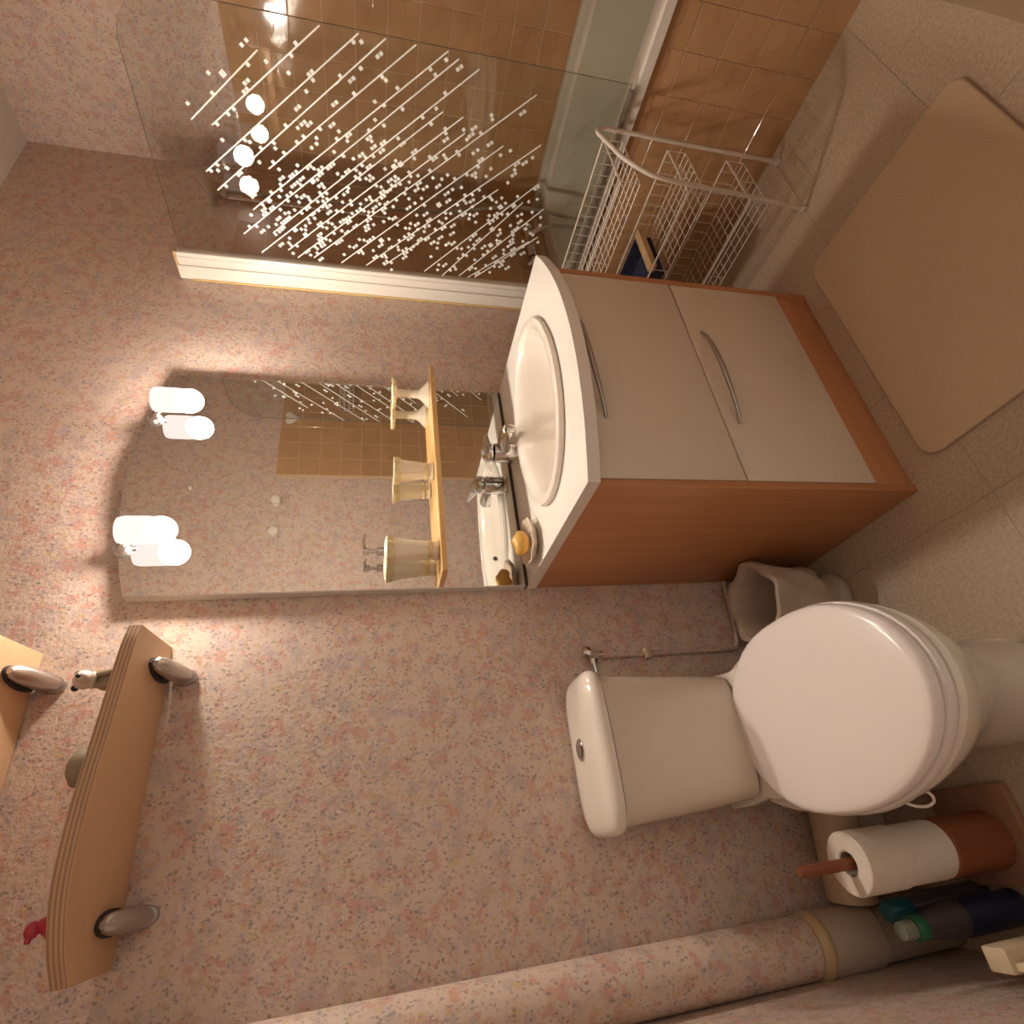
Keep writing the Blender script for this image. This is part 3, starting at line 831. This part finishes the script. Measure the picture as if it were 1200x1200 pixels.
wall_shelf(1.970, 'upper bow-fronted beech plywood wall shelf cut off at the left of the frame')
# ornaments
SA = 1.7407
fg = thing('animal_figurine', 'small off-white animal figurine with dark nose at the right end of the lower shelf', 'figurine', (0.3550, -0.1530, SA))
B().ball((0.3680, -0.1530, SA + 0.026), 0.019, 16, 0.9, 1.35).tube([(0.3580, -0.1660, SA + 0.045), (0.3550, -0.1780, SA + 0.004)], 0.006, 8).tube([(0.3780, -0.1660, SA + 0.045), (0.3820, -0.1780, SA + 0.004)], 0.006, 8).out('body', 'stone', fg)
B().ball((0.3700, -0.1660, SA + 0.066), 0.0185, 16, 1.1, 0.95).ball((0.3690, -0.1840, SA + 0.062), 0.011, 12, 1.2).out('head', 'bone', fg)
B().ball((0.3830, -0.1600, SA + 0.080), 0.007, 10).ball((0.3570, -0.1600, SA + 0.080), 0.007, 10).out('ears', 'blackpl', fg)
B().ball((0.3690, -0.1965, SA + 0.064), 0.0045, 8).out('nose', 'blackpl', fg)
B().lathe([(0.0125, 0), (0.0165, 0.004), (0.0165, 0.008), (0.0125, 0.012)], (0.3690, -0.1600, SA + 0.046), 18, (0, -0.3, 1), cap=False).out('collar', 'bone', fg)
bo = B().lathe([(0.020, 0), (0.030, 0.006), (0.034, 0.018), (0.030, 0.030), (0.018, 0.038), (0.0, 0.041)], (0.205, -0.195, SA + 0.0003), 24)
tag(bo.out('domed_pebble', 'stone'), 'rounded olive pebble resting in the middle of the lower plywood shelf', 'pebble')
rf = thing('red_ornament', 'small red ornament near the left end of the lower plywood shelf', 'ornament', (-0.02, -0.205, SA))
B().lathe([(0.026, 0), (0.026, 0.003), (0.019, 0.009), (0.012, 0.017), (0.009, 0.024)], (-0.02, -0.200, SA + 0.0003), 18).out('base', 'red', rf)
B().ball((-0.024, -0.203, SA + 0.031), 0.0125, 14, 0.8, 0.85).tube([(-0.024, -0.203, SA + 0.032), (-0.041, -0.206, SA + 0.033)], [0.007, 0.004], 8).out('head', 'red', rf)

# ------------------------------------------------------------------ toilet
to = thing('toilet', 'white close-coupled toilet with closed lid and ivory cistern', 'toilet', (0.155, -0.35, 0))
TX = 0.155
def egg(cx, yb, yf, a, z, n=48, yw=None, back=0.5):
    """egg outline: widest at yw, straight-ish back of width 2*back*a"""
    if yw is None: yw = yb + (yf - yb) * 0.5
    pts = []
    for i in range(n):
        t = 2 * PI * i / n
        c, s_ = math.cos(t), math.sin(t)
        if s_ <= 0:       # front half (towards -y)
            pts.append((cx + a * c, yw + (yw - yf) * s_, z))
        else:
            e = 2.0 / (2.0 + 1.4 * back)
            yy = yw + (yb - yw) * (abs(s_) ** e)
            k = abs(c) ** (1.0)
            w = a * (math.copysign(k, c)) if back < 0.05 else a * math.copysign(abs(c) ** 0.72, c) * (1 - (1 - back) * (s_ ** 2.2) * 0.45)
            pts.append((cx + w, yy, z))
    return pts
b = B()
b.loft([egg(TX, -0.10, -0.575, 0.108, 0.0006, yw=-0.40, back=.8), egg(TX, -0.10, -0.575, 0.108, 0.02, yw=-0.40, back=.8), egg(TX, -0.09, -0.56, 0.100, 0.08, yw=-0.38, back=.8), egg(TX, -0.07, -0.575, 0.105, 0.17, yw=-0.38, back=.8),
        egg(TX, -0.05, -0.63, 0.140, 0.26, yw=-0.40, back=.8), egg(TX, -0.035, -0.675, 0.168, 0.33, yw=-0.42, back=.8), egg(TX, -0.03, -0.696, 0.180, 0.37, yw=-0.42, back=.8), egg(TX, -0.03, -0.700, 0.182, 0.390, yw=-0.42, back=.8), egg(TX, -0.035, -0.694, 0.177, 0.398, yw=-0.42, back=.8)])
b.out('bowl', 'porcelain', to)
# deck between bowl and cistern
dk = [(TX - 0.150, -0.012), (TX + 0.150, -0.012), (TX + 0.148, -0.10), (TX + 0.140, -0.17), (TX + 0.150, -0.24), (TX - 0.150, -0.24), (TX - 0.140, -0.17), (TX - 0.148, -0.10)]
B().prism(dk, 0.385, 0.427, 0.010, 3).out('deck', 'porcelain', to)
LW = 0.186
B().loft([egg(TX, -0.165, -0.690, LW, 0.3985, yw=-0.42, back=.55), egg(TX, -0.165, -0.694, LW + 0.003, 0.405, yw=-0.42, back=.55), egg(TX, -0.165, -0.692, LW + 0.001, 0.417, yw=-0.42, back=.55)]).out('seat', 'seat', to)
B().loft([egg(TX, -0.160, -0.684, LW - 0.004, 0.418, yw=-0.42, back=.55), egg(TX, -0.158, -0.686, LW - 0.001, 0.426, yw=-0.42, back=.55), egg(TX, -0.160, -0.682, LW - 0.004, 0.437, yw=-0.42, back=.55), egg(TX, -0.163, -0.676, LW - 0.009, 0.4405, yw=-0.42, back=.55), egg(TX, -0.168, -0.668, LW - 0.017, 0.4425, yw=-0.42, back=.55), egg(TX, -0.20, -0.60, LW - 0.07, 0.4430, yw=-0.42, back=.55)]).out('lid', 'seat', to)
for q in (-0.06, 0.06):
    B().tube([(TX + q - 0.015, -0.172, 0.432), (TX + q + 0.015, -0.172, 0.432)], 0.011, 12).out('hinge', 'seat', to)
def tank(w, yb, yf, z, n=48, e=4.5):
    cy = (yb + yf) / 2
    return [(x, y if y < cy else min(y, yb), zz) for x, y, zz in sup(TX, cy, w, (yb - yf) / 2, z, n, e)]
B().loft([tank(0.128, -0.022, -0.165, 0.427), tank(0.137, -0.018, -0.178, 0.437), tank(0.145, -0.014, -0.186, 0.55), tank(0.157, -0.012, -0.193, 0.764)]).out('cistern', 'tankpor', to)
B().loft([tank(0.158, -0.012, -0.194, 0.766), tank(0.168, -0.008, -0.203, 0.770), tank(0.1705, -0.0065, -0.2055, 0.776), tank(0.1705, -0.0065, -0.2055, 0.783), tank(0.169, -0.007, -0.204, 0.789), tank(0.165, -0.009, -0.200, 0.795), tank(0.158, -0.013, -0.193, 0.800), tank(0.147, -0.020, -0.182, 0.8035), tank(0.125, -0.035, -0.165, 0.8055), tank(0.07, -0.06, -0.13, 0.8062)]).out('cistern_lid', 'porcelain', to)
bu = B().lathe([(0.024, 0), (0.024, 0.004), (0.021, 0.006), (0.019, 0.005), (0.0, 0.006)], (TX + 0.008, -0.093, 0.8050), 24).out('flush_button', 'chrome', to)
B().lathe([(0.013, 0), (0.012, 0.002), (0, 0.0025)], (TX + 0.004, -0.093, 0.8106), 18).out('half_flush', 'satin', bu)
B().tube(bez([(-0.006, -0.455, 0.372), (-0.026, -0.458, 0.350), (-0.033, -0.466, 0.326), (-0.027, -0.476, 0.314), (-0.014, -0.482, 0.322), (-0.004, -0.482, 0.345)], 5), 0.0026, 8).out('freshener_hook', 'seat', to)

# supply pipe and valve
vp = thing('water_supply_pipe', 'thin wallpaper coloured water pipe bending behind the bin', 'pipe', (0.395, -0.011, 0.24))
B().tube(bez([(0.397, -0.010, 0.69), (0.396, -0.010, 0.45), (0.396, -0.010, 0.285), (0.405, -0.010, 0.262), (0.43, -0.010, 0.252), (0.52, -0.010, 0.241), (0.600, -0.010, 0.235)], 6), 0.007, 10).out('pipe', 'paper', vp)
B().box(0.383, -0.022, 0.535, 0.412, -0.001, 0.552, 0.003).out('pipe_clip', 'pvc2', vp)
va = thing('stop_valve', 'small chrome stop valve on the wall at the right of the cistern', 'valve', (0.397, -0.03, 0.70))
B().tube([(0.397, -0.0055, 0.703), (0.397, -0.04, 0.703)], 0.012, 12).tube([(0.397, -0.03, 0.682), (0.397, -0.03, 0.722)], 0.009, 12).out('body', 'chrome', va)
B().lathe([(0.012, 0), (0.015, 0.003), (0.015, 0.016), (0.010, 0.020), (0, 0.020)], (0.401, -0.034, 0.718), 8, (0.25, -0.2, 1)).out('knob', 'chrome', va)
B().tube([(0.397, -0.024, 0.706), (0.374, -0.024, 0.706)], 0.010, 6).tube([(0.374, -0.024, 0.706), (0.352, -0.024, 0.704)], 0.006, 8).out('outlet', 'chrome', va)

# ------------------------------------------------------------------ soil stack and drain
st = thing('soil_stack_pipe', 'wide soil stack in the left corner, wallpapered above an ochre collar', 'pipe', (-0.265, -0.062, 0))
B().lathe([(0.056, 0.375), (0.056, ZC - 0.001)], (-0.264, -0.0595, 0), 40).out('papered_pipe', 'paper', st)
B().lathe([(0.0575, 0.345), (0.0600, 0.347), (0.0625, 0.354), (0.0618, 0.362), (0.0585, 0.367), (0.057, 0.374)], (-0.2635, -0.0617, 0), 40).out('collar', 'collar', st)
B().lathe([(0.054, 0.0006), (0.054, 0.210), (0.0595, 0.216), (0.0595, 0.335), (0.0575, 0.344)], (-0.2645, -0.0606, 0), 40).out('bare_pipe', 'pvc', st)
tag(B().tube(bez([(0.030, -0.083, 0.205), (-0.03, -0.082, 0.208), (-0.10, -0.076, 0.215), (-0.2015, -0.0612, 0.221)], 5), 0.052, 24).out('drain_pipe', 'pvc2'), 'thick beige drain pipe running behind the toilet to the corner stack', 'pipe')

# ------------------------------------------------------------------ waste bin
bn = thing('waste_bin', 'small beige bin with a loose plastic liner between cabinet and toilet', 'bin', (0.478, -0.135, 0))
B().lathe([(0.058, 0.0006), (0.063, 0.004), (0.068, 0.05), (0.092, 0.205), (0.088, 0.205), (0.064, 0.05), (0.0, 0.02)], (0.478, -0.138, 0), 32, cap=False).lathe([(0.066, 0.0), (0.076, 0.008), (0.074, 0.026), (0.066, 0.036)], (0.478, -0.138, 0.0006), 32, cap=False).out('body', 'binpl', bn)
rb = random.Random(5); ph = [rb.uniform(0, 6) for _ in range(5)]
def crump(a, h): return 1 + 0.06 * math.sin(5 * a + ph[0] + h * 20) + 0.035 * math.sin(9 * a + ph[1] - h * 35) + 0.012 * math.sin(17 * a + ph[2] + h * 60)
B().lathe([(0.083, 0.085), (0.093, 0.11), (0.098, 0.15), (0.104, 0.19), (0.108, 0.22), (0.113, 0.245), (0.109, 0.262), (0.096, 0.262), (0.086, 0.245), (0.080, 0.20), (0.070, 0.12), (0.058, 0.05), (0.03, 0.03), (0.0, 0.028)], (0.478, -0.138, 0), 72, cap=False, wob=crump).out('liner', 'bag', bn)

# ------------------------------------------------------------------ toilet paper stand
tb = thing('paper_roll_stand', 'mahogany toilet paper stand with square board, drum foot and tall post', 'paper stand', (-0.105, -0.27, 0))
B().box(-0.197, -0.362, 0.0006, -0.014, -0.178, 0.020, 0.004).out('board', 'mahogany_x', tb)
B().lathe([(0.050, 0.0202), (0.054, 0.024), (0.054, 0.161), (0.050, 0.165), (0.0, 0.165)], (-0.113, -0.282, 0), 32).out('drum', 'mahogany', tb)
B().lathe([(0.0105, 0.165), (0.0105, 0.478), (0.007, 0.486), (0, 0.487)], (-0.113, -0.282, 0), 16).out('post', 'mahogany', tb)
def roll(z, r, label):
    t = thing('toilet_roll', label, 'toilet roll', (-0.113, -0.282, z))
    B().lathe([(0.021, 0.003), (0.023, 0.0), (r - 0.002, 0.0), (r, 0.002), (r, 0.102), (r - 0.002, 0.104), (0.023, 0.104), (0.021, 0.101)], (-0.113, -0.282, z), 40, cap=False).out('paper', 'paperroll', t)
    B().lathe([(0.0222, 0.002), (0.0222, 0.103), (0.0205, 0.103), (0.0205, 0.002)], (-0.113, -0.282, z), 28, cap=False).out('core', 'card', t)
    return t
roll(0.1655, 0.0525, 'lower white toilet roll on the stand, resting on the mahogany drum')
roll(0.2700, 0.055, 'upper white toilet roll on the stand, with the post rising out of it')

# bottles on the floor
b1 = thing('cleaner_bottle', 'dark bottle with pale knob cap and green ring by the left wall', 'bottle', (-0.2315, -0.262, 0))
B().lathe([(0.025, 0.0006), (0.0275, 0.006), (0.028, 0.14), (0.027, 0.19), (0.020, 0.235), (0.017, 0.255)], (-0.2315, -0.262, 0), 28, wob=lambda a, h: 1 + 0.10 * math.cos(2 * a)).out('body', 'bottle', b1)
B().lathe([(0.0284, 0.012), (0.0290, 0.016), (0.0290, 0.150), (0.0284, 0.155)], (-0.2315, -0.262, 0), 28, cap=False, wob=lambda a, h: 1 + 0.10 * math.cos(2 * a)).out('wrap_label', 'label', b1)
B().lathe([(0.021, 0.248), (0.022, 0.251), (0.022, 0.268), (0.020, 0.271), (0, 0.271)], (-0.2315, -0.262, 0), 24).out('cap_ring', 'green', b1)
B().lathe([(0.0155, 0.2705), (0.017, 0.276), (0.015, 0.298), (0.0, 0.302)], (-0.2315, -0.262, 0), 20).out('cap_knob', 'paleknob', b1)
b3 = thing('teal_capped_bottle', 'slim bottle with a teal cap standing against the soil stack', 'bottle', (-0.215, -0.205, 0))
B().lathe([(0.022, 0.0006), (0.025, 0.005), (0.025, 0.15), (0.016, 0.19), (0.013, 0.20)], (-0.212, -0.190, 0), 24).out('body', 'bottle', b3)
B().lathe([(0.019, 0.197), (0.0205, 0.200), (0.0205, 0.248), (0.017, 0.253), (0, 0.254)], (-0.212, -0.190, 0), 24, wob=lambda a, h: 1 + 0.03 * math.cos(14 * a)).out('cap', 'teal', b3)

# cream plastic step in the lower left corner
cs = thing('plastic_stool', 'cream plastic stool frame at the edge of the picture against the left wall', 'stool', (-0.275, -0.46, 0))
for (x, y) in ((-0.2665, -0.398), (-0.2665, -0.60)):
    B().box(x - 0.018, y - 0.022, 0.0006, x + 0.018, y + 0.022, 0.25, 0.003).out('leg', 'cream_pl', cs)
B().box(-0.280, -0.578, 0.205, -0.268, -0.420, 0.242, 0.002).box(-0.262, -0.578, 0.190, -0.254, -0.420, 0.205, 0.002).out('side_rail', 'cream_pl', cs)

# ------------------------------------------------------------------ bath mat
rg = [(1.345, -0.575), (0.655, -0.572), (0.655, -1.075), (1.345, -1.075)]
def rrect(x0, y0, x1, y1, r, n=8):
    p = []
    for cx_, cy_, a0 in ((x1 - r, y1 - r, 0), (x0 + r, y1 - r, PI / 2), (x0 + r, y0 + r, PI), (x1 - r, y0 + r, 3 * PI / 2)):
        for k in range(n + 1):
            a = a0 + k / n * PI / 2
            p.append((cx_ + r * math.cos(a), cy_ + r * math.sin(a)))
    return p
tag(B().prism(rrect(0.648, -1.078, 1.350, -0.572, 0.045), 0.0005, 0.012, 0.005, 3).out('bath_mat', 'rug'), 'beige bath mat with rounded corners on the floor before the cabinet', 'bath mat')

# ------------------------------------------------------------------ wire trolley between cabinet and bath
rk = thing('wire_basket_rack', 'white wire basket rack on bent tube legs between cabinet and bathtub', 'rack', (1.66, -0.37, 0))
RX0, RX1, RY0, RY1 = 1.530, 1.757, -0.660, -0.130
for yb in (RY0, RY1):
    lean = -0.018 if yb == RY0 else 0.0
    pts = bez([(RX0, yb + 0.008, 0.012), (RX0, yb - 0.004, 0.25), (RX0, yb - 0.010, 0.44), (RX0 + 0.012, yb - 0.014, 0.525), (RX0 + 0.07, yb - 0.018, 0.592), (RX0 + 0.15, yb - 0.018, 0.626), (RX1 - 0.03, yb - 0.016, 0.640), (RX1 + 0.003, yb - 0.014, 0.620), (RX1 + 0.010, yb - 0.012, 0.57), (RX1 + 0.010, yb - 0.008, 0.35), (RX1 + 0.010, yb - 0.004, 0.012)], 5)
    fr = B().tube(pts, 0.0065, 10).out('end_frame', 'wire', rk)
    for q in ((RX0, yb + 0.008, 0.0006), (RX1 + 0.010, yb - 0.004, 0.0006)):
        B().lathe([(0.008, 0), (0.010, 0.002), (0.010, 0.016), (0.0075, 0.018)], q, 12).out('foot_cap', 'wire', fr)
for zt, zb in ((0.606, 0.545), (0.395, 0.335), (0.190, 0.130)):
    yy0, yy1 = RY0 + 0.012, RY1 - 0.012
    xx0, xx1 = RX0 + 0.002, RX1 - 0.002
    B().tube([(xx0, yy0, zt), (xx1, yy0, zt)], 0.003, 6).tube([(xx0, yy1, zt), (xx1, yy1, zt)], 0.003, 6).tube([(xx0, yy0, zt), (xx0, yy1, zt)], 0.003, 6).tube([(xx1, yy0, zt), (xx1, yy1, zt)], 0.003, 6).out('basket_rim', 'wire', rk)
    g = B(); w = 0.0014
    ny, nx = 15, 7
    for i in range(ny + 1):                                     # flat tray of crossing wires
        y = yy0 + (yy1 - yy0) * i / ny
        g.tube([(xx0, y, zb), (xx1, y, zb)], w, 4)
        g.tube([(xx1, y, zb), (xx1, y, zt)], w, 4)
    for i in range(nx + 1):
        x = xx0 + (xx1 - xx0) * i / nx
        g.tube([(x, yy0, zb), (x, yy1, zb)], w, 4)
    for y in (yy0, yy1):
        for x in (xx0, (xx0 + xx1) / 2):
            g.tube([(x, y, zb), (x, y, zt)], w, 4)
    g.tube([(xx0, (yy0 + yy1) / 2, zb), (xx0, (yy0 + yy1) / 2, zt)], w, 4)
    gw = g.out('wire_grid', 'wire', rk, smooth=False)
    gw['kind'] = 'stuff'
# navy box in the middle basket
nb = thing('navy_storage_box', 'navy cloth box with beige front rim inside the wire rack', 'box', (1.655, -0.25, 0.337))
B().box(1.550, -0.380, 0.3370, 1.735, -0.160, 0.346).box(1.550, -0.380, 0.346, 1.556, -0.160, 0.392).box(1.729, -0.380, 0.346, 1.735, -0.160, 0.392).box(1.556, -0.166, 0.346, 1.729, -0.160, 0.392).box(1.556, -0.380, 0.346, 1.729, -0.374, 0.392).out('body', 'navy', nb, smooth=False)
B().box(1.546, -0.404, 0.374, 1.739, -0.3735, 0.396, 0.004).out('rim', 'beige_trim', nb)

# ------------------------------------------------------------------ things on the wall behind the camera, seen in the mirror
for x, z, lb in ((1.64, 1.749, 'round cream wall hook seen in the mirror, nearer the tiles'), (1.455, 1.745, 'round cream wall hook seen in the mirror, farther from the tiles')):
    h = thing('wall_hook', lb, 'hook', (x, YF, z), 'round hooks')
    B().lathe([(0.020, 0.0005), (0.020, 0.004), (0.014, 0.006), (0.010, 0.018), (0.024, 0.026), (0.026, 0.034), (0.020, 0.042), (0.0, 0.045)], (x, YF, z), 24, (0, 1, 0)).out('peg', 'porcelain', h)
hh = []
for i in range(24):
    t = 2 * PI * i / 24
    hh.append((2.19 + 0.0026 * 16 * math.sin(t) ** 3, 1.713 + 0.0026 * (13 * math.cos(t) - 5 * math.cos(2 * t) - 2 * math.cos(3 * t) - math.cos(4 * t))))
hk = thing('heart_hook', 'white heart-shaped towel hook on the tiles, seen in the mirror', 'hook', (2.19, YF + 0.01, 1.713))
vprism(B(), hh, YF + 0.0105, YF + 0.020).out('heart_plate', 'porcelain', hk, smooth=False)
B().tube(bez([(2.19, YF + 0.019, 1.70), (2.19, YF + 0.035, 1.695), (2.19, YF + 0.045, 1.715)], 4), 0.005, 8).out('peg', 'porcelain', hk)
cd = thing('shower_caddy', 'white wire soap basket on the end wall tiles, seen in the mirror', 'soap basket', (2.37, YF + 0.05, 1.38))
g = B(); X0, X1, Y0, Y1 = 2.262, 2.452, YF + 0.012, YF + 0.105
for z in (1.380, 1.405, 1.43, 1.455):
    g.tube([(X0, Y0, z), (X0, Y1, z), (X1, Y1, z), (X1, Y0, z), (X0, Y0, z)], 0.0022, 5)
g.out('hoops', 'wire', cd)
g = B()
for i in range(9):
    x = X0 + (X1 - X0) * i / 8
    g.tube([(x, Y1, 1.456), (x, Y1, 1.380), (x, Y0, 1.380), (x, Y0, 1.456)], 0.0016, 5)
g.out('wire_grid', 'wire', cd)

for o in ALL:
    if '_o' in o: del o['_o']
